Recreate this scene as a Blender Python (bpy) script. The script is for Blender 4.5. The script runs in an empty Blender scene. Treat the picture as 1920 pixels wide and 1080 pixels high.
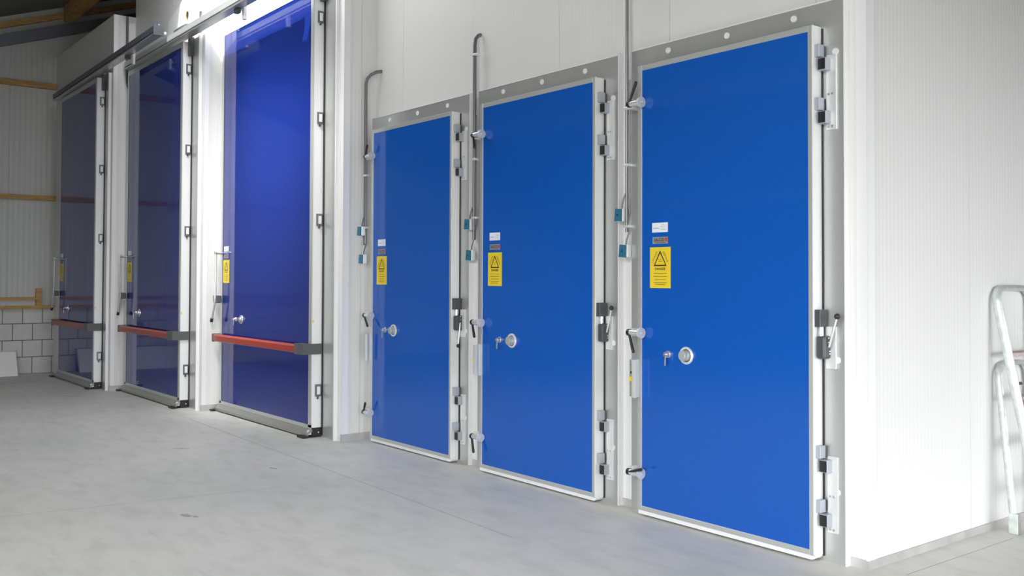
import bpy, bmesh, math, random
from mathutils import Vector, Matrix
random.seed(7)
scene = bpy.context.scene
col = scene.collection

# ------------------------------------------------------------------ camera, world, lights, exposure
YAW, PITCH, ROLL, FPX, CY, CAM_H = .9077, .0219, .0034, 1794.2, 483.92, 1.598
def cam_ray(x, y):
    cr, sr = math.cos(ROLL), math.sin(ROLL)
    x, y = x*cr + y*sr, -x*sr + y*cr
    cp, sp = math.cos(PITCH), math.sin(PITCH)
    yr, z = cp + y*sp, sp - y*cp
    c, s = math.cos(YAW), math.sin(YAW)
    return Vector((x*c - yr*s, x*s + yr*c, z))
F0 = cam_ray(0, 0); R0 = cam_ray(1, 0) - F0; D0 = cam_ray(0, 1) - F0
cd = bpy.data.cameras.new('camera'); cam = bpy.data.objects.new('camera', cd); col.objects.link(cam)
m = Matrix((R0, -D0, -F0)).transposed().to_4x4(); m.translation = (0, 0, CAM_H)
cam.matrix_world = m
cd.sensor_fit = 'HORIZONTAL'; cd.sensor_width = 36; cd.lens = 36*FPX/1920
cd.shift_y = (CY - 540)/1920; cd.clip_end = 200
scene.camera = cam

w = bpy.data.worlds.new('daylight'); scene.world = w; w.use_nodes = True
bg = w.node_tree.nodes['Background']; bg.inputs[0].default_value = (.94, .97, 1, 1); bg.inputs[1].default_value = 10.5

def area(name, loc, direction, sx, sy, energy, color):
    l = bpy.data.lights.new(name, 'AREA'); l.shape = 'RECTANGLE'; l.size = sx; l.size_y = sy
    l.energy = energy; l.color = color
    o = bpy.data.objects.new(name, l); col.objects.link(o); o.location = loc
    o.rotation_euler = Vector(direction).to_track_quat('-Z', 'Z').to_euler()
    return o
# sky light enters by the openings in the shell: portals guide the sampling of the sky through them
def portal(*a):
    o = area(*a, 1, (1, 1, 1)); o.data.cycles.is_portal = True
def roofz_(y): return 4.86 + .34*y
portal('gate_portal', (4.7, 4.9, 1.45), (-1, 0, 0), 5.8, 2.9)
portal('rooflight_portal', (-9.9, 3.44, roofz_(3.44)), (0, .322, -.947), 3.5, .94)
portal('side_gate_portal', (-.7, -6.1, 1.0), (0, 1, 0), 7.6, 2.0)
area('floor_fill', (.2, -2.6, roofz_(-2.6)-.03), (0, .322, -.947), 7.6, 1.3, 470, (.98, .99, 1))   # added fill lamp under the closed roof, brightens the floor
tr = area('door_fill', (-9.4, 2.45, roofz_(2.45)-.25), (-.8, 1.3, -1.87), 3.2, .8, 44, (1, .99, .96))   # added lamp below the opaque roof, aimed along the sun at a sliding door
tr.data.spread = math.radians(42)
sl = bpy.data.lights.new('sun', 'SUN'); sl.energy = 6.5; sl.angle = math.radians(.8); sl.color = (1, .98, .94)
so = bpy.data.objects.new('sun', sl); col.objects.link(so); so.location = (0, 0, 14)
so.rotation_euler = Vector((-.8, 1.3, -1.87)).to_track_quat('-Z', 'Y').to_euler()
scene.view_settings.view_transform = 'Standard'; scene.view_settings.look = 'None'
scene.view_settings.gamma = 1; scene.view_settings.exposure = 0.26
scene.view_settings.use_curve_mapping = False

# ------------------------------------------------------------------ materials
def mat(name, base, rough=.5, metal=0, spec=.5, coat=0):
    m = bpy.data.materials.new(name); m.use_nodes = True
    p = m.node_tree.nodes['Principled BSDF']
    p.inputs['Base Color'].default_value = (*base, 1); p.inputs['Roughness'].default_value = rough
    p.inputs['Metallic'].default_value = metal; p.inputs['Specular IOR Level'].default_value = spec
    p.inputs['Coat Weight'].default_value = coat
    return m
def nd(m, t): return m.node_tree.nodes.new(t)
def noise_tint(m, scale, lo, hi, stretch=(1, 1, 1), detail=5):
    t = m.node_tree; p = t.nodes['Principled BSDF']; base = tuple(p.inputs['Base Color'].default_value)[:3]
    g = nd(m, 'ShaderNodeNewGeometry'); mp = nd(m, 'ShaderNodeMapping'); mp.inputs['Scale'].default_value = stretch
    n = nd(m, 'ShaderNodeTexNoise'); n.inputs['Scale'].default_value = scale; n.inputs['Detail'].default_value = detail
    r = nd(m, 'ShaderNodeValToRGB')
    r.color_ramp.elements[0].position = .3; r.color_ramp.elements[1].position = .7
    r.color_ramp.elements[0].color = (*[b*lo for b in base], 1); r.color_ramp.elements[1].color = (*[min(1, b*hi) for b in base], 1)
    t.links.new(g.outputs['Position'], mp.inputs[0]); t.links.new(mp.outputs[0], n.inputs['Vector'])
    t.links.new(n.outputs[0], r.inputs[0]); t.links.new(r.outputs[0], p.inputs['Base Color'])
    return m
def ribbed(name, base, axis, period, dist, rough=.42):
    m = mat(name, base, rough); t = m.node_tree; p = t.nodes['Principled BSDF']
    g = nd(m, 'ShaderNodeNewGeometry'); wv = nd(m, 'ShaderNodeTexWave')
    wv.wave_type = 'BANDS'; wv.bands_direction = axis; wv.wave_profile = 'SIN'
    wv.inputs['Scale'].default_value = .314/period; wv.inputs['Distortion'].default_value = 0
    bp = nd(m, 'ShaderNodeBump'); bp.inputs['Strength'].default_value = .35; bp.inputs['Distance'].default_value = dist
    t.links.new(g.outputs['Position'], wv.inputs['Vector']); t.links.new(wv.outputs[1], bp.inputs['Height'])
    t.links.new(bp.outputs[0], p.inputs['Normal'])
    return m
M = {}
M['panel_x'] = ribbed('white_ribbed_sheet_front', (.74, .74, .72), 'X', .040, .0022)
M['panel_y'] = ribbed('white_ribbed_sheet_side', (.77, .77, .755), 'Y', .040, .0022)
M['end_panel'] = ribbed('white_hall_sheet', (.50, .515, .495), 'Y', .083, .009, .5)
M['white'] = mat('white_paint', (.83, .83, .84), .35)
M['alu'] = mat('brushed_aluminium', (.62, .65, .63), .38, .55)
M['alu_light'] = mat('light_aluminium', (.80, .81, .80), .32, .35)
M['galv'] = noise_tint(mat('grey_steel_frame', (.54, .555, .54), .33, .55), 3, .92, 1.05, (1, 1, .25))
M['plinth'] = noise_tint(mat('plinth_metal', (.55, .54, .53), .45, .3), 6, .85, 1.1)
M['chrome'] = mat('chrome', (.80, .82, .83), .18, .75)
M['barrel'] = mat('polished_barrel', (.78, .79, .80), .2, .5)
M['handle'] = mat('bright_handle_tube', (.78, .80, .80), .22, .6)
M['rail_grey'] = mat('olive_grey_rail', (.33, .33, .30), .4, .35)
M['flange'] = mat('cast_flange', (.62, .64, .65), .35, .15)
M['steel'] = mat('satin_steel', (.60, .61, .62), .3, .8)
M['dark_steel'] = mat('dark_conduit', (.20, .20, .22), .35, .6)
M['black'] = mat('black_plastic', (.018, .018, .02), .4)
M['dark_grey'] = mat('dark_grey_plastic', (.07, .075, .085), .4)
M['mid_grey'] = mat('mid_grey_plastic', (.10, .105, .105), .45)
M['hinge_grey'] = mat('hinge_grey', (.42, .45, .50), .4, .2)
M['red'] = mat('red_paint', (.36, .045, .028), .32)
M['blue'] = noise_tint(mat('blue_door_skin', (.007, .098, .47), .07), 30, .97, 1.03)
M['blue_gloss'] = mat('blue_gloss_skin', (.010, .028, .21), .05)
M['yellow'] = mat('yellow_sticker', (.83, .62, .03), .45)
M['print'] = mat('black_print', (.03, .025, .015), .5)
M['olive'] = mat('faded_print', (.30, .22, .03), .5)
M['card'] = mat('white_card', (.82, .86, .93), .4)
M['card_print'] = mat('grey_print', (.35, .37, .42), .5)
M['plate'] = mat('grey_name_plate', (.33, .35, .36), .4, .2)
M['red_print'] = mat('red_print', (.55, .05, .05), .5)
M['teal'] = mat('teal_plastic', (.03, .16, .25), .38)
M['wood'] = noise_tint(mat('sawn_timber', (.47, .29, .10), .7), 4, .72, 1.15, (1, 1, 9))
M['block'] = noise_tint(mat('concrete_block', (.55, .55, .54), .85), 5, .93, 1.05)
M['block2'] = noise_tint(mat('concrete_block_pale', (.60, .60, .585), .85), 5, .93, 1.05)
M['mortar'] = mat('dark_mortar', (.16, .17, .17), .9)
M['roof'] = noise_tint(mat('roof_sheet', (.13, .135, .125), .6), 2, .9, 1.1)
M['beam'] = mat('grey_steel_beam', (.16, .17, .20), .45, .3)
M['hall_wall'] = mat('hall_wall', (.22, .22, .215), .6)
M['sheet'] = ribbed('white_sheet_stack', (.74, .75, .73), 'Z', .05, .004)
M['ladder'] = noise_tint(mat('dusty_ladder_aluminium', (.66, .70, .68), .42, .45), 25, .85, 1.1)
M['tread'] = mat('ladder_tread', (.50, .42, .42), .6)

def floor_material():
    m = mat('worn_concrete', (.5, .5, .47), .52); t = m.node_tree; p = t.nodes['Principled BSDF']
    g = nd(m, 'ShaderNodeNewGeometry')
    def noise(scale, detail, rot=0, sc=(1, 1, 1), rough=.55):
        mp = nd(m, 'ShaderNodeMapping'); mp.inputs['Scale'].default_value = sc; mp.inputs['Rotation'].default_value = (0, 0, rot)
        n = nd(m, 'ShaderNodeTexNoise'); n.inputs['Scale'].default_value = scale; n.inputs['Detail'].default_value = detail
        n.inputs['Roughness'].default_value = rough
        t.links.new(g.outputs['Position'], mp.inputs[0]); t.links.new(mp.outputs[0], n.inputs['Vector']); return n
    def ramp(n, stops):
        r = nd(m, 'ShaderNodeValToRGB'); e = r.color_ramp.elements
        while len(e) < len(stops): e.new(.5)
        for k, (q, c) in enumerate(stops): e[k].position = q; e[k].color = (*c, 1)
        t.links.new(n.outputs[0], r.inputs[0]); return r
    def mul(a, b, f=1):
        x = nd(m, 'ShaderNodeMix'); x.data_type = 'RGBA'; x.blend_type = 'MULTIPLY'; x.inputs[0].default_value = f
        t.links.new(a.outputs[0] if a.bl_idname != 'ShaderNodeMix' else a.outputs[2], x.inputs[6])
        t.links.new(b.outputs[0], x.inputs[7]); return x
    a = ramp(noise(.55, 6), [(.3, (.56, .58, .535)), (.5, (.645, .635, .595)), (.72, (.71, .69, .645))])
    b = ramp(noise(3.1, 8, .4, (1, 2.2, 1)), [(.32, (.88, .885, .87)), (.55, (1, 1, 1))])
    c = ramp(noise(1.3, 10, .9, (1, 5, 1), .7), [(.60, (1, 1, 1)), (.68, (.90, .90, .88)), (.76, (1, 1, 1))])
    d = ramp(noise(9, 3, 0, (1, 1, 1)), [(.18, (.62, .60, .57)), (.25, (1, 1, 1))])
    x = mul(mul(mul(a, b), c), d, .8)
    t.links.new(x.outputs[2], p.inputs['Base Color'])
    bp = nd(m, 'ShaderNodeBump'); bp.inputs['Strength'].default_value = .12; bp.inputs['Distance'].default_value = .01
    n = noise(14, 6); t.links.new(n.outputs[0], bp.inputs['Height']); t.links.new(bp.outputs[0], p.inputs['Normal'])
    return m
M['floor'] = floor_material()
M['yard'] = mat('dark_asphalt', (.10, .10, .10), .9)
M['stain'] = mat('floor_stain', (.40, .37, .33), .7)
M['joint'] = mat('floor_joint', (.34, .31, .28), .8)

# ------------------------------------------------------------------ mesh helpers (world coordinates; build() moves them to the thing's origin)
ORG = {}
class B:
    def __init__(s): s.bm = bmesh.new()
    def box(s, x0, x1, y0, y1, z0, z1, bevel=0, seg=2):
        r = bmesh.ops.create_cube(s.bm, size=1); v = r['verts']
        bmesh.ops.scale(s.bm, vec=(abs(x1-x0), abs(y1-y0), abs(z1-z0)), verts=v)
        bmesh.ops.translate(s.bm, vec=((x0+x1)/2, (y0+y1)/2, (z0+z1)/2), verts=v)
        if bevel:
            ed = list({e for q in v for e in q.link_edges})
            bmesh.ops.bevel(s.bm, geom=ed, offset=bevel, segments=seg, affect='EDGES', profile=.5)
        return s
    def cyl(s, p0, p1, r0, r1=None, seg=16):
        p0, p1 = Vector(p0), Vector(p1); d = p1 - p0
        r = bmesh.ops.create_cone(s.bm, cap_ends=True, segments=seg, radius1=r0, radius2=r0 if r1 is None else r1, depth=d.length)
        mt = Matrix.Translation((p0+p1)/2) @ d.to_track_quat('Z', 'Y').to_matrix().to_4x4()
        bmesh.ops.transform(s.bm, matrix=mt, verts=r['verts']); return s
    def ball(s, c, r, seg=12):
        q = bmesh.ops.create_uvsphere(s.bm, u_segments=seg, v_segments=seg//2+2, radius=r)
        bmesh.ops.translate(s.bm, vec=c, verts=q['verts']); return s
    def prism(s, pts, axis, a, b):
        def P(u, v, w): return {'X': (w, u, v), 'Y': (u, w, v), 'Z': (u, v, w)}[axis]
        lo = [s.bm.verts.new(P(u, v, a)) for u, v in pts]; hi = [s.bm.verts.new(P(u, v, b)) for u, v in pts]
        s.bm.faces.new(lo[::-1]); s.bm.faces.new(hi); n = len(pts)
        for i in range(n): s.bm.faces.new((lo[i], lo[(i+1) % n], hi[(i+1) % n], hi[i]))
        return s
    def tube(s, pts, r, seg=10):
        pts = [Vector(p) for p in pts]; rings = []
        for i, p in enumerate(pts):
            d = (pts[min(i+1, len(pts)-1)] - pts[max(i-1, 0)]).normalized()
            q = d.to_track_quat('Z', 'Y')
            if rings:
                pass
            ring = [s.bm.verts.new(p + q @ Vector((math.cos(2*math.pi*k/seg)*r, math.sin(2*math.pi*k/seg)*r, 0))) for k in range(seg)]
            if rings:
                # rotate the ring so that it lines up with the one before
                best = min(range(seg), key=lambda o: sum((ring[(k+o) % seg].co - rings[-1][k].co).length for k in range(seg)))
                ring = ring[best:] + ring[:best]
                for k in range(seg):
                    s.bm.faces.new((rings[-1][k], rings[-1][(k+1) % seg], ring[(k+1) % seg], ring[k]))
            rings.append(ring)
        s.bm.faces.new(rings[0][::-1]); s.bm.faces.new(rings[-1]); return s
    def ring(s, c, axis, R, r, n=32, k=8):
        q = Vector(axis).to_track_quat('Z', 'Y'); rr = []
        for i in range(n):
            a = 2*math.pi*i/n; o = Vector((math.cos(a), math.sin(a), 0))
            rr.append([s.bm.verts.new(Vector(c) + q @ (o*(R + r*math.cos(2*math.pi*j/k)) + Vector((0, 0, r*math.sin(2*math.pi*j/k))))) for j in range(k)])
        for i in range(n):
            for j in range(k):
                s.bm.faces.new((rr[i][j], rr[(i+1) % n][j], rr[(i+1) % n][(j+1) % k], rr[i][(j+1) % k]))
        return s
    def build(s, name, material, parent=None, smooth=False):
        bmesh.ops.recalc_face_normals(s.bm, faces=s.bm.faces[:])
        root = parent
        while root is not None and root.parent is not None: root = root.parent
        if root is not None:
            o = ORG[root.name]
        else:
            xs = [v.co for v in s.bm.verts]
            o = Vector((sum(c.x for c in xs)/len(xs), sum(c.y for c in xs)/len(xs), min(c.z for c in xs)))
        bmesh.ops.translate(s.bm, vec=-o, verts=s.bm.verts[:])
        me = bpy.data.meshes.new(name); s.bm.to_mesh(me); s.bm.free()
        me.materials.append(M[material])
        if smooth:
            me.polygons.foreach_set('use_smooth', [True]*len(me.polygons))
            me.set_sharp_from_angle(angle=math.radians(35))
        ob = bpy.data.objects.new(name, me); col.objects.link(ob)
        if parent is not None: ob.parent = parent
        else:
            ob.location = o; ORG[ob.name] = o
        return ob
def tag(o, label, cat, group=None, kind=None):
    o['label'] = label; o['category'] = cat
    if group: o['group'] = group
    if kind: o['kind'] = kind
    return o
def thing(name, loc, label, cat, group=None, kind=None):
    o = bpy.data.objects.new(name, None); col.objects.link(o); o.location = loc; o.empty_display_size = .1
    ORG[o.name] = Vector(loc); return tag(o, label, cat, group, kind)
def text(body, size, centre, parent, material, name='lettering', rot=0, squeeze=1, bold=.0):
    cu = bpy.data.curves.new('lettering', 'FONT'); cu.body = body; cu.size = size
    cu.align_x = 'CENTER'; cu.align_y = 'CENTER'; cu.offset = bold
    t = bpy.data.objects.new('lettering', cu); col.objects.link(t)
    dg = bpy.context.evaluated_depsgraph_get(); me = bpy.data.meshes.new_from_object(t.evaluated_get(dg))
    bpy.data.objects.remove(t); bpy.data.curves.remove(cu)
    root = parent
    while root.parent is not None: root = root.parent
    c = Vector(centre) - ORG[root.name]
    # text lies in XY: stand it up in XZ facing -Y
    me.transform(Matrix.Translation(c) @ Matrix.Rotation(math.radians(90), 4, 'X') @ Matrix.Rotation(rot, 4, 'Z') @ Matrix.Diagonal((squeeze, 1, 1, 1)))
    me.materials.clear(); me.materials.append(M[material]); me.name = name
    o = bpy.data.objects.new(name, me); col.objects.link(o); o.parent = parent
    return o

# ------------------------------------------------------------------ the setting
END_X, SIDE_X = -17.5, -2.978
YH, YD4, YD5, YD6 = 4.832, 4.467, 4.153, 3.858          # wall fronts: hinged rooms, then the three stepped sliding bays
X4, X5, X6 = -8.41, -11.355, -14.134                   # corners where one bay steps forward of the next
TOP, TOP6 = 6.0, 5.34
roofz = roofz_

fl = B().box(-18.3, 4.75, -6.3, 12.1, -.2, 0).build('floor', 'floor'); tag(fl, 'worn light grey concrete hall floor', 'floor', kind='structure')
for pts in (((-7.18, 1.08), (-6.89, 3.12)), ((-10.81, 3.82), (-4.69, 3.67)), ((-2.8, 4.91), (-2.79, 6.13))):
    (xa, ya), (xb, yb) = pts; d = Vector((xb-xa, yb-ya)).normalized(); n = Vector((-d.y, d.x))*.0016
    B().prism([(xa+n.x, ya+n.y), (xb+n.x, yb+n.y), (xb-n.x, yb-n.y), (xa-n.x, ya-n.y)], 'Z', .0002, .0012).build('crack', 'joint', fl)

def blot(cx, cy, rx, ry, name, n=14, ang=0.0):
    pts = []
    for k in range(n):
        a = 2*math.pi*k/n; r = random.uniform(.7, 1.1); u, v = rx*r*math.cos(a), ry*r*math.sin(a)
        pts.append((cx + u*math.cos(ang) - v*math.sin(ang), cy + u*math.sin(ang) + v*math.cos(ang)))
    B().prism(pts, 'Z', .0002, .0008).build(name, 'stain', fl)
for q in ((-6.45, 2.26, .07, .035, .2), (-6.38, 2.30, .03, .02, 0), (-13.87, 3.25, .19, .022, .62), (-16.1, 2.98, .06, .035, .3), (-15.0, 3.9, .14, .02, .4), (-9.0, 3.1, .10, .018, .7), (-7.6, 3.4, .05, .02, .2)):
    blot(q[0], q[1], q[2], q[3], 'stain', ang=q[4])
for k in range(9):
    a = math.radians(150 + 22*k); blot(-16.45 + .52*math.cos(a), 3.05 + .40*math.sin(a), .11, .014, 'stain', 8, a+math.pi/2)
def panel_wall(name, axis, at, a0, a1, z0, z1, label, joints, thick=.10, side=1, material=None, backing=True):
    """sandwich panels side by side with a narrow recessed joint; at = front plane, side = which way the core lies"""
    mid = ((a0+a1)/2, at) if axis == 'X' else (at, (a0+a1)/2)
    w = thing(name, (mid[0], mid[1], z0), label, 'wall', kind='structure')
    cuts = [a0] + sorted(j for j in joints if a0 < j < a1) + [a1]
    m = material or ('panel_x' if axis == 'X' else 'panel_y')
    for p, q in zip(cuts, cuts[1:]):
        b = B()
        lo, hi = p + (.0015 if p != a0 else 0), q - (.0015 if q != a1 else 0)
        if axis == 'X': b.box(lo, hi, at, at + side*thick, z0, z1)
        else: b.box(at, at + side*thick, lo, hi, z0, z1)
        b.build('panel', m, w)
    if backing:
        b = B()
        if axis == 'X': b.box(a0+.01, a1-.01, at + side*.006, at + side*(thick+.01), z0+.01, z1-.01)
        else: b.box(at + side*.006, at + side*(thick+.01), a0+.01, a1-.01, z0+.01, z1-.01)
        b.build('joint_backing', 'mortar', w)
    return w
panel_wall('wall_front', 'X', YH, X4, SIDE_X, .0, TOP, 'white ribbed panel wall carrying the three blue hinged doors', [-7.9+1.15*k for k in range(5)])
panel_wall('wall_side', 'Y', SIDE_X, YH+.10, 12, .0, TOP, 'bright white panel wall turning the corner at the far right', [YH+1.15*k for k in range(1, 7)], side=-1)
panel_wall('wall_return_1', 'Y', X4, YD4+.1, YH, 0, TOP, 'short white wall step between sliding door and smallest hinged door', [4.66], side=-1)
panel_wall('wall_bay_1', 'X', YD4, X5, X4, 0, TOP, 'white panel wall behind the brightest sliding door', [-9.8, -10.9])
panel_wall('wall_return_2', 'Y', X5, YD5+.1, YD4, 0, TOP, 'short white wall step left of the brightest sliding door', [], side=-1)
panel_wall('wall_bay_2', 'X', YD5, X6, X5, 0, TOP, 'white panel wall behind the middle sliding door', [-12.5, -13.6])
panel_wall('wall_return_3', 'Y', X6, YD6+.1, YD5, 0, TOP6, 'short white wall step left of the middle sliding door', [4.04], side=-1)
panel_wall('wall_bay_3', 'X', YD6, END_X, X6, 0, TOP6, 'dim white panel wall behind the farthest sliding door', [-15.3, -16.4])
tag(B().box(END_X, X6, YD6+.1, 9, TOP6-.1, TOP6).build('roof_bay', 'white'), 'flat top of the farthest cold room bay', 'roof', kind='structure')
# corner flashing
def flashing(name, x, y, z1, label, w=.055, t=.004):
    f = B().box(x-w, x+t, y-t, y+.001, 0.046, z1).box(x-.001, x+t, y, y+w*1.2, .046, z1)
    tag(f.build(name, 'white'), label, 'trim', kind='structure')
flashing('trim_1', SIDE_X, YH, TOP, 'white folded corner strip beside the largest blue door', .062)
flashing('trim_2', X4, YD4, TOP, 'white folded corner strip right of the sliding doors')
flashing('trim_3', X5, YD5, TOP, 'white folded corner strip between the two nearer sliding doors', .045)
flashing('trim_4', X6, YD6, TOP6, 'white folded corner strip between the two farther sliding doors', .045)
# base plinths
def plinth(name, bx, label):
    b = B()
    for q in bx: b.box(*q)
    tag(b.build(name, 'plinth'), label, 'baseboard', kind='structure')
t_ = .012
plinth('baseboard_side', [(SIDE_X-.01, SIDE_X+t_, YH-t_, 12, 0, .046)], 'grey metal plinth along the bright white side wall')
plinth('baseboard_front', [(X4+.01, SIDE_X-.01, YH-t_, YH+.01, 0, .05)], 'grey metal plinth between and beside the blue hinged doors')
plinth('baseboard_return_1', [(X4-.01, X4+t_, YD4-t_, YH-t_, 0, .075)], 'grey metal plinth on the wall step left of the hinged doors')
plinth('baseboard_return_2', [(X5-.01, X5+t_, YD5-t_, YD4-t_, 0, .075)], 'grey metal plinth on the wall step by the brightest sliding door')
plinth('baseboard_return_3', [(X6-.01, X6+t_, YD6-t_, YD5-t_, 0, .075)], 'grey metal plinth on the wall step by the middle sliding door')

# end wall: block base, timber sill, ribbed sheets above
ew = thing('wall_end', (END_X, 1.5, 0), 'far end wall of grey blocks below ribbed white sheets', 'wall', kind='structure')
B().box(END_X-.30, END_X-.012, -6.2, 12, 0, 1.11).build('mortar_bed', 'mortar', ew)
H_, L_ = .2775, .300
for r in range(4):
    y = 3.87 - (.035 if r in (0, 2) else .035 + L_/2); z = r*H_
    y1 = 3.87
    while y > .6:
        B().box(END_X-.05, END_X-random.uniform(.000, .003), y+.007, y1-.007, z+.007, z+H_-.007).build('block', random.choice(('block', 'block', 'block2')), ew)
        y1 = y; y -= L_
    B().box(END_X-.05, END_X, -6.2, y1-.004, z+.004, z+H_-.004).build('block_course', 'block', ew)
for k, (ya, yb) in enumerate(((-6.2, -2.6), (-2.6, -1.45), (-1.45, -.3), (-.3, .85), (.85, 2.0), (2.0, 3.15), (3.15, 4.3), (4.3, 12))):
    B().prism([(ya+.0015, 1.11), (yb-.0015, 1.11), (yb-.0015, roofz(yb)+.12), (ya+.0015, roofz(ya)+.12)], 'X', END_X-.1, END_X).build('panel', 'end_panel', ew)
B().box(END_X-.11, END_X-.006, -6.2, 12, 1.11, 3.1).build('joint_backing', 'mortar', ew)
def timber(name, b, label):
    return tag(b.build(name, 'wood'), label, 'timber')
timber('timber_sill', B().box(END_X+.003, END_X+.08, -6, 3.85, 1.075, 1.13), 'timber sill lying on top of the grey block wall')
timber('timber_girt', B().box(END_X+.003, END_X+.06, -3.9, 3.85, 2.89, 2.97), 'horizontal timber batten at half height of the far end wall')
timber('timber_girt', B().box(END_X+.003, END_X+.06, 1.6, 3.85, 4.77, 4.865), 'upper horizontal timber batten high on the far end wall')
timber('timber_post', B().box(END_X+.005, END_X+.075, 3.57, 3.65, 1.131, 1.415), 'short upright timber stub standing on the block wall sill')
timber('timber_rail', B().box(END_X+.01, END_X+.06, -6, 3.57, 1.225, 1.272), 'thin low timber rail just above the block wall sill')
def sloped(x0, x1, ya, yb, off, h):
    return B().prism([(ya, roofz(ya)+off), (yb, roofz(yb)+off), (yb, roofz(yb)+off+h), (ya, roofz(ya)+off+h)], 'X', x0, x1)
timber('timber_rafter', sloped(END_X+.002, END_X+.07, -6, 8.9, -.20, .10), 'sloping timber rafter along the top of the far end wall')
tag(sloped(END_X+.002, END_X+.14, -6, 8.9, -.50, .185).build('steel_rafter', 'beam'), 'dark grey sloping steel beam on the far end wall', 'beam')

# roof with a long rooflight
RX = (-18.3, -11.65, -8.15, 5.0); SY = (3.00, 3.88)
rf = thing('ceiling', (-5, 1, roofz(1)), 'dim grey sloping roof sheets with timber purlins', 'roof', kind='structure')
def roof_piece(x0, x1, ya, yb, name='roof_sheet'):
    B().prism([(ya, roofz(ya)), (yb, roofz(yb)), (yb, roofz(yb)+.1), (ya, roofz(ya)+.1)], 'X', x0, x1).build(name, 'roof', rf)
roof_piece(RX[0], RX[1], -6.3, 12); roof_piece(RX[2], RX[3], -6.3, 12)
roof_piece(RX[1], RX[2], -6.3, SY[0]); roof_piece(RX[1], RX[2], SY[1], 12)
M['glow_sheet'] = mat('glowing_fill', (.85, .87, .85), .5)  # emission for the added sheets, the roof above them is opaque
em = M['glow_sheet'].node_tree.nodes['Principled BSDF']; em.inputs['Emission Color'].default_value = (1, 1, .98, 1); em.inputs['Emission Strength'].default_value = 2.0
for x0, x1, yc, hw3 in ((-3.6, 4.0, -2.6, .62), (-11.0, -7.8, 2.45, .45)):  # glowing sheets added under the closed roof to dress the two fill lamps
    n = 4
    for k in range(n):
        a, b = x0 + (x1-x0)*k/n, x0 + (x1-x0)*(k+1)/n - .02
        B().prism([(yc-hw3, roofz(yc-hw3)-.015), (yc+hw3, roofz(yc+hw3)-.015), (yc+hw3, roofz(yc+hw3)-.002), (yc-hw3, roofz(yc-hw3)-.002)], 'X', a, b).build('fill_sheet', 'glow_sheet', rf)
for k, yy in enumerate((3.99, 1.0, -1.2, -4.8)):
    if yy > 3: b = B().box(END_X+.145, 4.7, yy-.07, yy+.07, roofz(yy)-.29, roofz(yy)-.03)
    else: b = B().box(END_X+.145, 4.7, yy-.05, yy+.05, roofz(yy)-.24, roofz(yy)-.03)
    timber('timber_purlin', b, ('stout timber purlin running out from the far end wall under the roof',
        'timber purlin in the middle of the roof slope', 'timber purlin on the lower roof slope', 'timber purlin nearest the low eave')[k])
# hall walls out of view: low eave wall with a wide side gate, gate wall left open
hw = thing('wall_eave', (-5, -6.2, 0), 'low hall wall behind the viewer with a wide gate', 'wall', kind='structure')
for q in ((-18.2, -4.5, 0, 2.9), (3.1, 4.9, 0, 2.9), (-4.5, 3.1, 2.0, 2.9)):
    B().box(q[0], q[1], -6.3, -6.15, q[2], q[3]).build('panel', 'hall_wall', hw)
tag(B().box(-40, 40, -40, 40, -.5, -.05).build('ground', 'yard'), 'dark yard surface outside the hall', 'ground', kind='structure')
B().box(-6.0, 4.9, -8.2, -6.3, 2.68, 2.8).build('sun_block', 'hall_wall', hw)  # unseen slab added to keep the sun out of the side gate
gw = thing('wall_gate', (4.8, 0, 0), 'hall wall behind the viewer holding the large open gate', 'wall', kind='structure')
for (ya, yb, za) in ((-6.2, 2.0, 0), (7.8, 12, 0), (2.0, 7.8, 2.9)):
    B().prism([(ya, za), (yb, za), (yb, roofz(yb) if roofz(yb) > za else za+.02), (ya, roofz(ya) if roofz(ya) > za else za+.01)], 'X', 4.75, 4.9).build('panel', 'hall_wall', gw)
bw = B().box(-18.2, 4.9, 11.9, 12.1, 0, 9.2).build('wall_back', 'hall_wall'); tag(bw, 'hall wall at the far end of the side aisle', 'wall', kind='structure')

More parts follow.
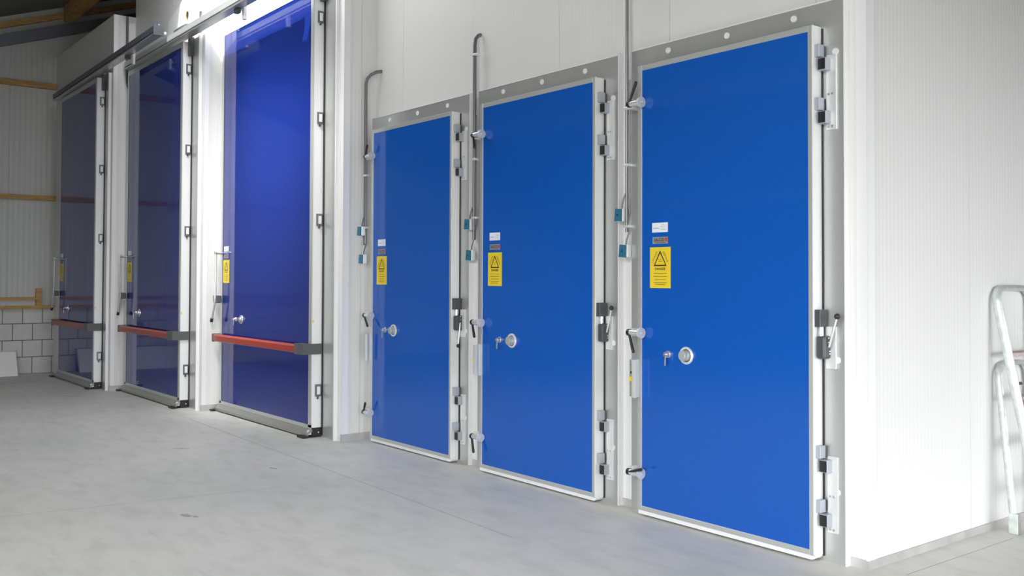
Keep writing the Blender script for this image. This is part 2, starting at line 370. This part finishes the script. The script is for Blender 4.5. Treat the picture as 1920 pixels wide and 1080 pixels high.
# ------------------------------------------------------------------ hinged doors
S = 4.70                                                # front plane of the slabs
def sign_set(x, y, root):
    """stickers: x = left edge of the yellow sign, y = skin front plane"""
    c = B().box(x+.02, x+.160, y-.002, y, 1.913, 1.977).build('info_card', 'card', root); c['label'] = 'small white card with fine print'
    b = B().box(x+.032, x+.082, y-.003, y-.002, 1.938, 1.943)
    for k in range(4): b.box(x+.098, x+.148 - .012*(k % 2), y-.003, y-.002, 1.929+.011*k, 1.931+.011*k)
    b.build('fine_print', 'card_print', c)
    n = B().box(x+.024, x+.160, y-.002, y, 1.836, 1.882).build('name_plate', 'plate', root); n['label'] = 'grey maker plate with dark and red lettering'
    text('SALCO', .030, (x+.082, y-.0032, 1.862), n, 'print', squeeze=1.0, bold=.0006)
    B().box(x+.135, x+.156, y-.003, y-.002, 1.851, 1.876).build('logo_mark', 'red_print', n)
    B().box(x+.045, x+.140, y-.003, y-.002, 1.842, 1.845).build('fine_print', 'print', n)
    g = B().box(x, x+.185, y-.002, y, 1.541, 1.814).build('warning_sign', 'yellow', root); g['label'] = 'yellow danger sticker with black triangle'
    cx = x+.0925; yb = y-.0032
    tri = B()
    A, Bq, Cq = (cx, 1.792), (cx-.058, 1.688), (cx+.058, 1.688)
    a, b2, c2 = (cx, 1.775), (cx-.046, 1.6965), (cx+.046, 1.6965)
    for p in ((A, a, b2, Bq), (Bq, b2, c2, Cq), (Cq, c2, a, A)): tri.prism(list(p), 'Y', yb, y-.002)
    tri.build('triangle', 'print', g)
    text('UWAGA', .023, (cx-.049, yb, 1.748), g, 'olive', rot=math.radians(61), bold=.0003)
    text('GEFAHR', .023, (cx+.049, yb, 1.748), g, 'olive', rot=math.radians(-61), bold=.0003)
    text('DANGER', .024, (cx, yb, 1.668), g, 'print', bold=.0004)
    fp = B()
    for z, hw2 in ((1.639, .058), (1.619, .060), (1.598, .050), (1.577, .058), (1.565, .046)): fp.box(cx-hw2, cx+hw2, y-.003, y-.002, z-.0022, z+.0022)
    fp.box(cx-.012, cx+.012, y-.003, y-.002, 1.728, 1.732).box(cx-.014, cx+.014, y-.003, y-.002, 1.716, 1.720)
    fp.build('fine_print', 'olive', g)

def lock_pair(kx, kz, y, root, cyl_dx=-.160, r=.056, d=.045, ring='alu_light', boss='alu'):
    k = B().ring((kx, y-.006, kz), (0, 1, 0), r-.007, .009).build('grip_ring', ring, root, True)
    B().cyl((kx, y, kz), (kx, y-.004, kz), r-.008, seg=28).build('recess', 'dark_grey', k, True)
    B().cyl((kx, y-.002, kz), (kx, y-d, kz), r*.64, r*.60, 24).cyl((kx, y-d, kz), (kx, y-d-.003, kz), r*.46, r*.43, 24).build('push_button', boss, k, True)
    cx = kx + cyl_dx
    c = B().cyl((cx, y, kz-.002), (cx, y-.010, kz-.002), .026, .024, 20).cyl((cx, y-.010, kz-.002), (cx, y-.030, kz-.002), .019, .019, 18).build('lock_cylinder', 'chrome', root, True)
    B().box(cx-.006, cx+.006, y-.036, y-.030, kz-.075, kz-.016, .002).cyl((cx, y-.03, kz-.002), (cx, y-.045, kz-.002), .008).build('key', 'steel', c, True)

def cam_latch(x, z, root, ldx, ldz):
    y = S - .045
    b = B().box(x-.085, x-.028, S-.02, 4.786, z-.026, z+.026, .006).build('latch', 'white', root); b['label'] = 'chrome cam latch with black lever'
    B().cyl((x-.03, y, z), (x+.062, y, z), .021, seg=18).box(x+.0, x+.06, y, S, z-.024, z+.024, .004).build('barrel', 'barrel', b, True)
    B().cyl((x+.058, y+.008, z), (x+.073, y+.008, z), .036, seg=24).cyl((x+.07, y, z), (x+.092, y, z), .006).build('flange', 'flange', b, True)
    B().cyl((x-.050, y, z), (x-.026, y, z), .023, seg=18).cyl((x-.03, y-.012, z), (x-.03+ldx, y-.022, z+ldz), .0085, .0115, 10).ball((x-.03+ldx, y-.022, z+ldz), .0115).build('lever', 'black', b, True)

def hinge(xr, z, root):
    """two lift-off knuckle pairs on one frame plate; xr = right edge of the slab, z = bottom of the plate"""
    h = B().box(xr+.035, xr+.047, 4.775, 4.788, z, z+.43).box(xr+.035, xr+.10, 4.776, 4.786, z, z+.43, .002).build('hinge', 'alu_light', root)
    h['label'] = 'grey lift-off hinge with two knuckle pairs'
    for dz in (.34, .035):
        B().box(xr-.004, xr+.030, S+.012, S+.062, z+dz+.078, z+dz+.150, .003).build('door_knuckle', 'hinge_grey', h)
        B().box(xr+.002, xr+.028, S+.062, S+.078, z+dz+.083, z+dz+.145).build('bush', 'mid_grey', h)
        B().box(xr+.012, xr+.062, S+.030, S+.080, z+dz, z+dz+.072, .003).build('frame_knuckle', 'hinge_grey', h)
        B().box(xr+.014, xr+.058, S+.0255, S+.030, z+dz+.005, z+dz+.067).build('knuckle_cap', 'black', h)
    b = B()
    for zz in (z+.018, z+.205):
        for xx in (xr+.050, xr+.075): b.cyl((xx, 4.776, zz), (xx, 4.770, zz), .007, seg=8)
    b.build('bolt', 'steel', h, True)

def slab_lock(xr, root, up):
    p = B().box(xr+.03, xr+.095, 4.770, 4.786, 1.095, 1.335, .002).build('bolt_lock', 'alu_light', root); p['label'] = 'dark sliding bolt lock with ball-ended lever'
    B().box(xr-.004, xr+.038, S+.004, S+.075, 1.332, 1.430, .004).build('keeper_block', 'dark_grey', p)
    B().cyl((xr+.022, S+.036, 1.27), (xr+.022, S+.036, 1.335), .014).build('bolt', 'chrome', p, True)
    B().box(xr+.004, xr+.060, S+.012, S+.080, 1.152, 1.281, .012).build('bolt_case', 'dark_grey', p)
    b = B()
    for zz, dx in ((1.27, .061), (1.245, .061), (1.195, .061), (1.18, .061)): b.ball((xr+dx, S+.05+.01*(zz < 1.22), zz), .005, 8)
    b.build('screw', 'chrome', p, True)
    dz = .175 if up else -.20; dx = .060 if up else -.012
    B().cyl((xr+.066, S+.045, 1.22), (xr+.066+dx, S+.035, 1.22+dz), .0055, seg=10).build('lever_rod', 'alu_light', p, True)
    B().ball((xr+.066+dx, S+.035, 1.22+dz), .017, 14).build('lever_ball', 'black', p, True)

def latch_box(x, root):
    b = B().box(x-.052, x+.004, S-.03, 4.786, .80, 1.052, .003).build('strike_box', 'galv', root); b['label'] = 'narrow grey metal box with yellow sticker'
    B().box(x+.004, x+.014, S-.064, S-.002, .80, 1.055).box(x+.004, x+.044, S-.064, S-.055, .80, 1.055).build('cover_angle', 'alu_light', b)
    B().box(x-.053, x-.012, S-.0315, S-.03, .905, .935).build('sticker', 'yellow', b)
    B().cyl((x-.030, S-.03, .965), (x-.030, S-.034, .965), .010, seg=12).build('keyhole', 'black', b, True)
    q = B()
    for zz in (.865, 1.02, 1.035): q.cyl((x-.034, S-.03, zz), (x-.034, S-.036, zz), .006, seg=8)
    q.build('screw', 'chrome', b, True)

def hinged_door(n, x, W, levers, up, label, frame_label, dz=0.0):
    r = thing('door_%d' % n, (x+W/2, S, 0), label, 'door', kind='structure')
    xr = x + W
    # body with rounded lower hinge corner
    pts = [(x, .012), (xr-.03, .012)] + [(xr-.03+.03*math.sin(a*math.pi/12), .042-.03*math.cos(a*math.pi/12)) for a in range(1, 7)] + [(xr, 3.055), (x, 3.055)]
    B().prism(pts, 'Y', S+.006, S+.078).build('slab', 'white', r)
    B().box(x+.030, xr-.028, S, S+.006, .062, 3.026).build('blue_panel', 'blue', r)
    for nm, q in (('edge_strip', (x, x+.036, .04, 3.058)), ('edge_strip', (xr-.034, xr, .04, 3.058)), ('edge_strip', (x+.036, xr-.034, .04, .070)), ('edge_strip', (x+.036, xr-.034, 3.023, 3.058))):
        B().box(q[0], q[1], S-.0035, S+.006, q[2], q[3], .0012, 1).build(nm, 'alu', r)
    B().box(x+.034, x+.0385, S-.006, S, .07, 3.023).build('panel_bead', 'alu_light', r)
    B().box(xr-.006, xr+.0015, S-.0045, S+.004, .045, 3.055).build('corner_bead', 'white', r)
    B().box(x+.02, xr+.009, S+.0785, 4.7855, .03, 3.045).build('gasket', 'black', r)
    sign_set(x+.115, S, r); lock_pair(x+.44, 1.108, S, r)
    for z, (a, b) in zip((2.80, 1.237, .293), levers): cam_latch(x, z, r, a, b)
    for z in (2.455, .170): hinge(xr, z, r)
    slab_lock(xr, r, up); latch_box(x, r)
    # frame on the wall
    f = thing('trim_%d' % (n+4), (x+W/2, 4.81, 0), frame_label, 'door frame', kind='structure')
    y0, y1 = 4.786, YH
    l0, l1, r0, r1 = x-.145, x+.10, xr-.09, xr+.145
    B().prism([(l0, 0), (l1, 0), (l1, 2.96), (l0, 3.20)], 'Y', y0, y1).build('jamb', 'galv', f)
    B().prism([(r0, 0), (r1, 0), (r1, 3.20), (r0, 2.96)], 'Y', y0, y1).build('jamb', 'galv', f)
    B().prism([(l0, 3.2), (l1, 2.96), (r0, 2.96), (r1, 3.2)], 'Y', y0, y1).build('head', 'galv', f)
    B().box(r1-.004, r1+.004, y0-.004, y1, 0, 3.205).box(l0, r1, y0-.004, y1, 3.198, 3.205).build('edge_lip', 'white', f)
    for sx, sz in ((x+.20, 3.145), (x+.70, 3.145), (x+1.20, 3.145), (r1-.055, 2.90), (r1-.05, 1.145), (r1-.055, .40)):
        B().cyl((sx, y0, sz), (sx, y0-.007, sz), .021, .019, 18).build('screw_cap', 'white', f, True)
    return r
DN = (.045, -.115)
hinged_door(1, -4.62, 1.390, [(.075, .13), (.052, -.125), (.125, .035)], True,
    'brightest blue hinged cold store door beside the white corner', 'grey steel frame around the nearest blue hinged door')
hinged_door(2, -6.45, 1.410, [(.04, -.11), DN, (.04, -.12)], True,
    'blue hinged cold store door, middle of the three hinged ones', 'grey steel frame around the middle blue hinged door')
hinged_door(3, -8.268, 1.402, [(.055, .10), (.085, -.10), (.05, .09)], False,
    'dark blue hinged cold store door next to the sliding doors', 'grey steel frame around the farthest blue hinged door')

# ------------------------------------------------------------------ conduits and switches between the hinged doors
def conduit(x, y, z0, z1, r, bend, label, clips):
    t = thing('conduit', (x, y, z0), label, 'conduit', 'conduits down the wall')
    pts = [(x, y, z0), (x, y, (z0+z1)/2), (x, y, z1)] + bend
    B().tube(pts, r).build('pipe', 'dark_steel', t, True)
    if z0 < 2.4: B().tube([(x+.024, y+.002, z0+.13), (x+.024, y+.002, 2.4), (x+.024, y+.002, 3.0)], .005).build('cable', 'dark_steel', t, True)
    for c in clips: B().box(x-.022, x+.036, y-.016, y+.03, c-.010, c+.010, .004).build('clip', 'alu_light', t)
    return t
conduit(-4.795, 4.768, 1.93, 5.9, .011, [], 'tall grey conduit rising out of view beside the largest blue door', (2.80, 2.40, 1.97))
conduit(-6.640, 4.775, 1.93, 3.61, .016, [(-6.640, 4.782, 3.66), (-6.635, 4.805, 3.69), (-6.63, 4.832, 3.70)], 'dark conduit with hooked top beside the middle hinged door', (3.52, 2.62, 2.12))
conduit(-8.375, 4.69, 1.93, 3.53, .016, [(-8.372, 4.70, 3.585), (-8.355, 4.735, 3.63), (-8.33, 4.785, 3.66), (-8.31, 4.834, 3.668)], 'dark conduit bending into the wall above the darkest hinged door', (2.62, 2.1))
def switch(x, y, z, label):
    t = thing('switch_box', (x, y, z-.047), label, 'switch', 'teal switch boxes on the door frames')
    B().box(x-.036, x+.040, y-.040, y, z-.045, z+.045, .007).build('body', 'white', t)
    B().prism([(x-.038, z-.041), (x+.028, z-.046), (x+.030, z+.042), (x-.028, z+.046)], 'Y', y-.052, y-.040).build('cover', 'teal', t)
    B().cyl((x-.006, y-.053, z), (x-.006, y-.0515, z), .007).build('screw', 'black', t)
    B().tube([(x+.005, y-.02, z+.044), (x+.008, y-.02, z+.075), (x+.035, y-.012, z+.15)], .006, 8).build('cable', 'dark_steel', t, True)
for x, y, z, n in ((-4.850, 4.786, 2.052, 'largest blue door, upper one'), (-4.806, 4.786, 1.797, 'largest blue door, lower one'),
                (-6.698, 4.786, 2.065, 'middle hinged door, upper one'), (-6.672, 4.786, 1.80, 'middle hinged door, lower one'),
                (-8.362, 4.665, 2.065, 'darkest hinged door, upper one'), (-8.350, 4.68, 1.79, 'darkest hinged door, lower one')):
    switch(x, y, z, 'teal and white switch box left of the ' + n)

# ------------------------------------------------------------------ sliding doors
def sliding_door(n, xl, xr, y, wall_y, label, frame_label, corner, ZT):
    """xl, xr = blue skin; y = front plane"""
    r = thing('door_%d' % n, ((xl+xr)/2, y, 0), label, 'door', kind='structure')
    T = wall_y - y - .006; x0, x1 = xl-.055, xr+.062; ZB = .125; ZH = ZT+.065
    B().box(x0, x1, y+.004, y+T, .098, ZH).build('slab', 'white', r)
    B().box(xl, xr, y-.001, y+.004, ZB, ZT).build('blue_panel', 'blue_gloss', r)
    for q in ((x0, xl, .10, ZH), (xr, x1, .10, ZH), (xl, xr, ZT, ZH)):
        B().box(q[0], q[1], y-.005, y+.004, q[2], q[3]).build('edge_strip', 'alu', r)
    B().box(xl-.004, xl+.014, y-.003, y, ZB, ZT).build('panel_bead', 'dark_grey', r)
    B().box(x0, x1, y-.005, y+.004, .086, .125).build('edge_strip', 'alu', r)
    # folded bottom rail
    B().prism([(y+.004, .084), (y-.010, .084), (y-.052, .040), (y-.052, .014), (y-.042, .014), (y-.042, .034), (y+.004, .06)], 'X', x0-.02, x1+.015).build('bottom_rail', 'rail_grey', r)
    B().box(x1-.13, x1+.006, y+.01, y+T, .008, .098, .006).build('rubber_boot', 'black', r)
    B().box(x0+.02, x1-.13, y+.03, y+T-.01, .01, .10).build('bottom_seal', 'black', r)
    B().cyl((x1+.004, y+.075, .05), (x1+.012, y+.075, .05), .008).build('boot_screw', 'chrome', r)
    for fx in (x1-.01, x0-.03): B().box(fx-.11, fx+.03, y-.10, y-.035, .0, .024, .005).build('floor_guide', 'black', r)
    B().box(x1-.012, x1+.0, y-.040, y+.003, .03, .080).build('rail_end', 'alu_light', r)
    # red panic bar
    by = y - .082; zb, zt = .842, .928
    bar = B().prism([(by-.022, zb+.012), (by-.022, zt-.018), (by-.004, zt), (by+.03, zt), (by+.03, zb), (by-.004, zb)], 'X', x0+.03, x1-.17).build('panic_bar', 'red', r); bar['label'] = 'red horizontal push bar'
    B().box(x0+.0, x0+.04, by-.026, y, zb-.006, zt+.006, .01).build('end_cap', 'mid_grey', bar)
    B().prism([(x1-.19, by-.022), (x1-.08, by-.035), (x1+.016, by-.02), (x1+.016, y+.105), (x1+.001, y+.105), (x1+.001, y+.0), (x1-.19, y-.0)], 'Z', zb-.008, zt+.012).build('end_bracket', 'mid_grey', bar)
    # bent lever handle
    hy, hx = y-.085, x0+.055
    h = B().tube([(hx, hy, 1.90), (hx-.002, hy, 1.62), (hx-.008, hy, 1.36), (hx-.012, hy, 1.32), (hx-.055, hy-.004, 1.20), (hx-.092, hy-.006, 1.105)], .0125).build('lever_handle', 'handle', r, True); h['label'] = 'white bent tube handle with black tip'
    B().cyl((hx-.088, hy-.006, 1.115), (hx-.104, hy-.007, 1.072), .018, seg=12).build('tip', 'black', h, True)
    B().cyl((hx, hy-.01, 1.895), (hx, y, 1.895), .013, seg=14).cyl((hx, hy-.014, 1.90), (hx, hy+.014, 1.90), .022, seg=14).build('pivot', 'steel', h, True)
    B().box(x0-.02, hx+.012, y-.085, y-.02, 1.30, 1.39, .006).box(x0+.01, x0+.04, y-.02, y, 1.31, 1.38).build('catch', 'mid_grey', h)
    B().box(x0+.0, x0+.035, y-.055, y-.012, 1.285, 1.40, .004).build('catch_plate', 'white', h)
    lock_pair(xl+.60, 1.12, y-.001, r, -.165, .050, .03, 'chrome', 'steel')
    sign_set(xl+.028, y-.001, r)
    # clasps along the thick closing edge
    for z in (ZT-.272, 1.598+(ZT-1.598)*.555, 1.598+(ZT-1.598)*.202, .47):
        c = B().box(x1, x1+.012, y+.036, y+.100, z-.062, z+.062, .005).build('edge_clasp', 'dark_steel', r)
        B().box(x1+.012, x1+.020, y+.054, y+.090, z-.040, z+.040, .004).build('clasp_button', 'white', c)
        B().cyl((x1+.008, y+.064, z-.085), (x1+.016, y+.064, z-.062), .009).build('clasp_tongue', 'dark_grey', c)
    g = B().box(x1-.001, x1+.001, y+.002, y+.02, 1.02, 1.20).build('edge_label', 'card', r)
    B().box(x1+.001, x1+.002, y+.003, y+.019, 1.15, 1.18).build('label_stripe', 'yellow', g)
    s = B().box(x1+.002, x1+.075, y+T*.50, y+T*.98, ZT-.115, ZT+.115, .004).build('stop_block', 'dark_grey', r)
    B().tube([(x1+.05, y+T*.2, ZT+.195), (x1+.05, y+T*.2, ZT+.145), (x1+.05, y+T*.35, ZT+.125), (x1+.05, y+T*.85, ZT+.12)], .014, 8).build('stop_hook', 'alu_light', s, True)
    # door surround on the wall, right of the closing edge
    f = thing('trim_%d' % (n+4), (corner-.2, wall_y-.02, 0), frame_label, 'door frame', kind='structure')
    B().box(x1-.16, corner-.115, wall_y-.005, wall_y, 0, ZT+.10).build('jamb', 'galv', f)
    B().box(corner-.118, corner-.100, wall_y-.036, wall_y, 0, ZT+.10).build('jamb_lip', 'white', f)
    B().box(x1, x1+.024, y+T*.93, wall_y-.0052, .02, ZT+.08).build('seal', 'black', f)
    return r
sliding_door(4, -11.222, -8.890, 4.346, YD4, 'brightest glossy blue sliding door with red bar, right of the sliding ones',
             'grey surround right of the brightest sliding door', X4, 4.525)
sliding_door(5, -13.992, -11.843, 4.036, YD5, 'dark glossy blue sliding door, middle of the three sliding ones',
             'grey surround right of the middle sliding door', X5, 4.46)
sliding_door(6, -16.593, -14.583, 3.742, YD6, 'darkest sliding door standing against the far end wall',
             'grey surround right of the farthest sliding door', X6, 4.42)

def rail(x0, x1, y, za, zb, label, hangers, bright):
    r = thing('sliding_rail', ((x0+x1)/2, y, za), label, 'rail', 'door rails')
    h = .105
    def zz(x): return za + (zb-za)*(x-x0)/(x1-x0)
    def strip(dz0, dz1, ya, yb):
        b = B(); vs = []
        for x in (x0, x1):
            for (yy, dz) in ((ya, dz0), (yb, dz0), (yb, dz1), (ya, dz1)): vs.append(b.bm.verts.new((x, yy, zz(x)+dz)))
        for f in ((0, 1, 2, 3), (7, 6, 5, 4), (0, 4, 5, 1), (1, 5, 6, 2), (2, 6, 7, 3), (3, 7, 4, 0)): b.bm.faces.new([vs[i] for i in f])
        return b
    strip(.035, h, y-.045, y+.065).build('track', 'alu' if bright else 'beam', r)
    strip(.018, .035, y-.020, y+.040).build('slot', 'black', r)
    strip(.0, .018, y-.045, y+.065).build('lower_lip', 'galv', r)
    B().box(x1, x1+.012, y-.055, y+.075, zb-.012, zb+h+.010, .003).build('end_cap', 'dark_grey', r)
    B().box(x1-.05, x1-.02, y+.065, y+.11, zb+.02, zb+.05).build('end_lug', 'chrome', r)
    B().cyl((x1-.03, y+.02, zb+h-.005), (x1-.03, y+.02, zb+h+.03), .010).build('end_bolt', 'chrome', r)
    for hx in hangers:
        z = zz(hx)
        p = B().box(hx-.03, hx+.03, y+.055, y+.085, z-.13, z+.01).build('hanger', 'white', r)
        B().cyl((hx, y+.056, z-.03), (hx, y+.03, z-.03), .012).build('hanger_bolt', 'chrome', p)
        B().box(hx-.12, hx-.03, y-.005, y+.05, z-.055, z, .01).build('roller', 'dark_grey', p)
    return r
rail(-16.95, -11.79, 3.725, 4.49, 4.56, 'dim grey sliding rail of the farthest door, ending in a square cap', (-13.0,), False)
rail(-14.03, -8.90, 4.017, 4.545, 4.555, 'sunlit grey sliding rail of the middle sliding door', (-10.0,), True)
# plate bracket that carries the end of the far rail
pb = thing('rail_bracket', (-12.0, 4.09, 4.67), 'white steel plate with a round hole carrying the rail end', 'bracket')
def holed_plate():
    b = B(); n = 20; hx, hz, hr = -11.81, 4.857, .060
    outer = [(-12.52, 4.92), (-12.52, 4.673), (-12.38, 4.673), (-12.37, 4.736), (-12.33, 4.77), (-12.25, 4.78), (-12.02, 4.78), (-11.86, 4.77), (-11.42, 4.67), (-11.42, 5.18), (-11.81, 5.14)]
    for yy in (0,): pass
    ring = [(hx + hr*math.cos(2*math.pi*k/n), hz + hr*math.sin(2*math.pi*k/n)) for k in range(n)]
    sheets = []
    for yy in (4.088, 4.103):
        vo = [b.bm.verts.new((p[0], yy, p[1])) for p in outer]; vi = [b.bm.verts.new((p[0], yy, p[1])) for p in ring]
        eo = [b.bm.edges.new((vo[i], vo[(i+1) % len(vo)])) for i in range(len(vo))]
        ei = [b.bm.edges.new((vi[i], vi[(i+1) % n])) for i in range(n)]
        bmesh.ops.triangle_fill(b.bm, edges=eo+ei, use_beauty=True)
        sheets.append((vo, vi))
    for k in (0, 1):
        a, c = sheets[0][k], sheets[1][k]
        for i in range(len(a)): b.bm.faces.new((a[i], a[(i+1) % len(a)], c[(i+1) % len(a)], c[i]))
    return b
holed_plate().build('plate', 'white', pb)
B().ring((-11.81, 4.095, 4.857), (0, 1, 0), .058, .008, 20, 6).build('bush', 'wood', pb, True)
B().cyl((-11.81, 4.110, 4.857), (-11.81, 4.150, 4.857), .066, seg=20).build('hole_shade', 'mid_grey', pb, True)  # dark disc behind the hole, stands in for the shade inside it
B().box(-11.62, -11.48, 4.103, YD5, 4.85, 5.08).build('standoff', 'white', pb)
# curved cable pipes by the door heads
for (x, y, z, lb) in ((-11.10, 4.41, 4.36, 'thin grey flexible pipe curling by the top of the brightest sliding door'),
                      ):
    B_ = B().tube([(x-.22, y+.06, z+.55), (x-.22, y+.06, z+.22), (x-.21, y+.055, z+.10), (x-.16, y+.04, z+.02), (x-.06, y+.03, z-.06)], .011, 8)
    tag(B_.build('flex_pipe', 'steel', None, True), lb, 'pipe')

tag(B().tube([(X6+.03, 4.03, 5.33), (X6+.03, 4.03, 4.9), (X6+.03, 4.03, 4.52), (X6+.04, 4.03, 4.41), (X6+.06, 4.035, 4.33), (X6+.085, 4.045, 4.29)], .017, 10).build('flex_pipe', 'mid_grey', None, True),
    'dark cable pipe running down the wall step to the middle sliding door', 'pipe')
# ------------------------------------------------------------------ loose things
st = thing('white_sheet', (END_X+.2, 2.8, 0), 'white ribbed sheet offcut leaning on the grey block wall', 'panel')
B().prism([(END_X+.22, 0), (END_X+.30, 0), (END_X+.09, .395), (END_X+.01, .395)], 'Y', 2.2, 3.27).build('sheet', 'sheet', st)
B().prism([(END_X+.095, .375), (END_X+.107, .380), (END_X+.095, .402), (END_X+.083, .397)], 'Y', 2.2, 3.27).build('top_edge', 'galv', st)

ld = thing('step_ladder', (-2.8, 6.5, 0), 'dusty aluminium folding step ladder leaning on the white side wall', 'ladder')
def rail_tube(pts, w, d, name, parent, material='ladder'):
    """rounded flat tube along pts: w across (Y), d thickness (X)"""
    pts = [Vector(p) for p in pts]; b = B(); rings = []
    for i, p in enumerate(pts):
        t = (pts[min(i+1, len(pts)-1)] - pts[max(i-1, 0)]).normalized()
        side = Vector((1, 0, 0)); side = (side - t*side.dot(t)).normalized(); o = t.cross(side)
        rings.append([b.bm.verts.new(p + side*(d*math.cos(2*math.pi*k/12)) + o*(w*math.sin(2*math.pi*k/12))) for k in range(12)])
    for a, c in zip(rings, rings[1:]):
        for k in range(12): b.bm.faces.new((a[k], a[(k+1) % 12], c[(k+1) % 12], c[k]))
    b.bm.faces.new(rings[0][::-1]); b.bm.faces.new(rings[-1])
    return b.build(name, material, parent, True)
def uframe(xt, xb, y0, y1, zt, spread, w, d, name):
    """inverted U: both legs and the bow in one bent tube"""
    P = lambda y, z: (xb + (xt-xb)*z/zt, y, z)
    left = [P(y0-spread+spread*z/zt, z) for z in (0.03, zt*.5, zt-.10)]
    bow = [P(y0+.012, zt-.045), P(y0+.05, zt-.010), P(y0+.11, zt), P((y0+y1)/2, zt), P(y1-.11, zt), P(y1-.05, zt-.010), P(y1-.012, zt-.045)]
    right = [P(y1+spread-spread*z/zt, z) for z in (zt-.10, zt*.5, 0.03)]
    o = rail_tube(left + bow + right, w, d, name, ld)
    for q in (left[0], right[-1]):
        B().box(q[0]-d-.006, q[0]+d+.006, q[1]-w-.006, q[1]+w+.006, 0, .13, .006).build('foot', 'ladder', o)
    return o
uframe(-2.945, -2.63, 6.24, 6.72, 1.55, .02, .020, .030, 'front_frame')
uframe(-2.945, -2.83, 6.27, 6.69, 1.06, .02, .017, .024, 'rear_frame')
for z in (.30, .58, .86, 1.13):
    x = -2.63 + (-2.945+2.63)*z/1.55
    B().box(x-.04, x+.055, 6.25, 6.73, z-.012, z+.012, .004).build('tread', 'tread', ld)
for z in (.95, .80): B().cyl((-2.80, 6.25, z), (-2.80, 6.275, z), .010).build('rivet', 'dark_grey', ld)
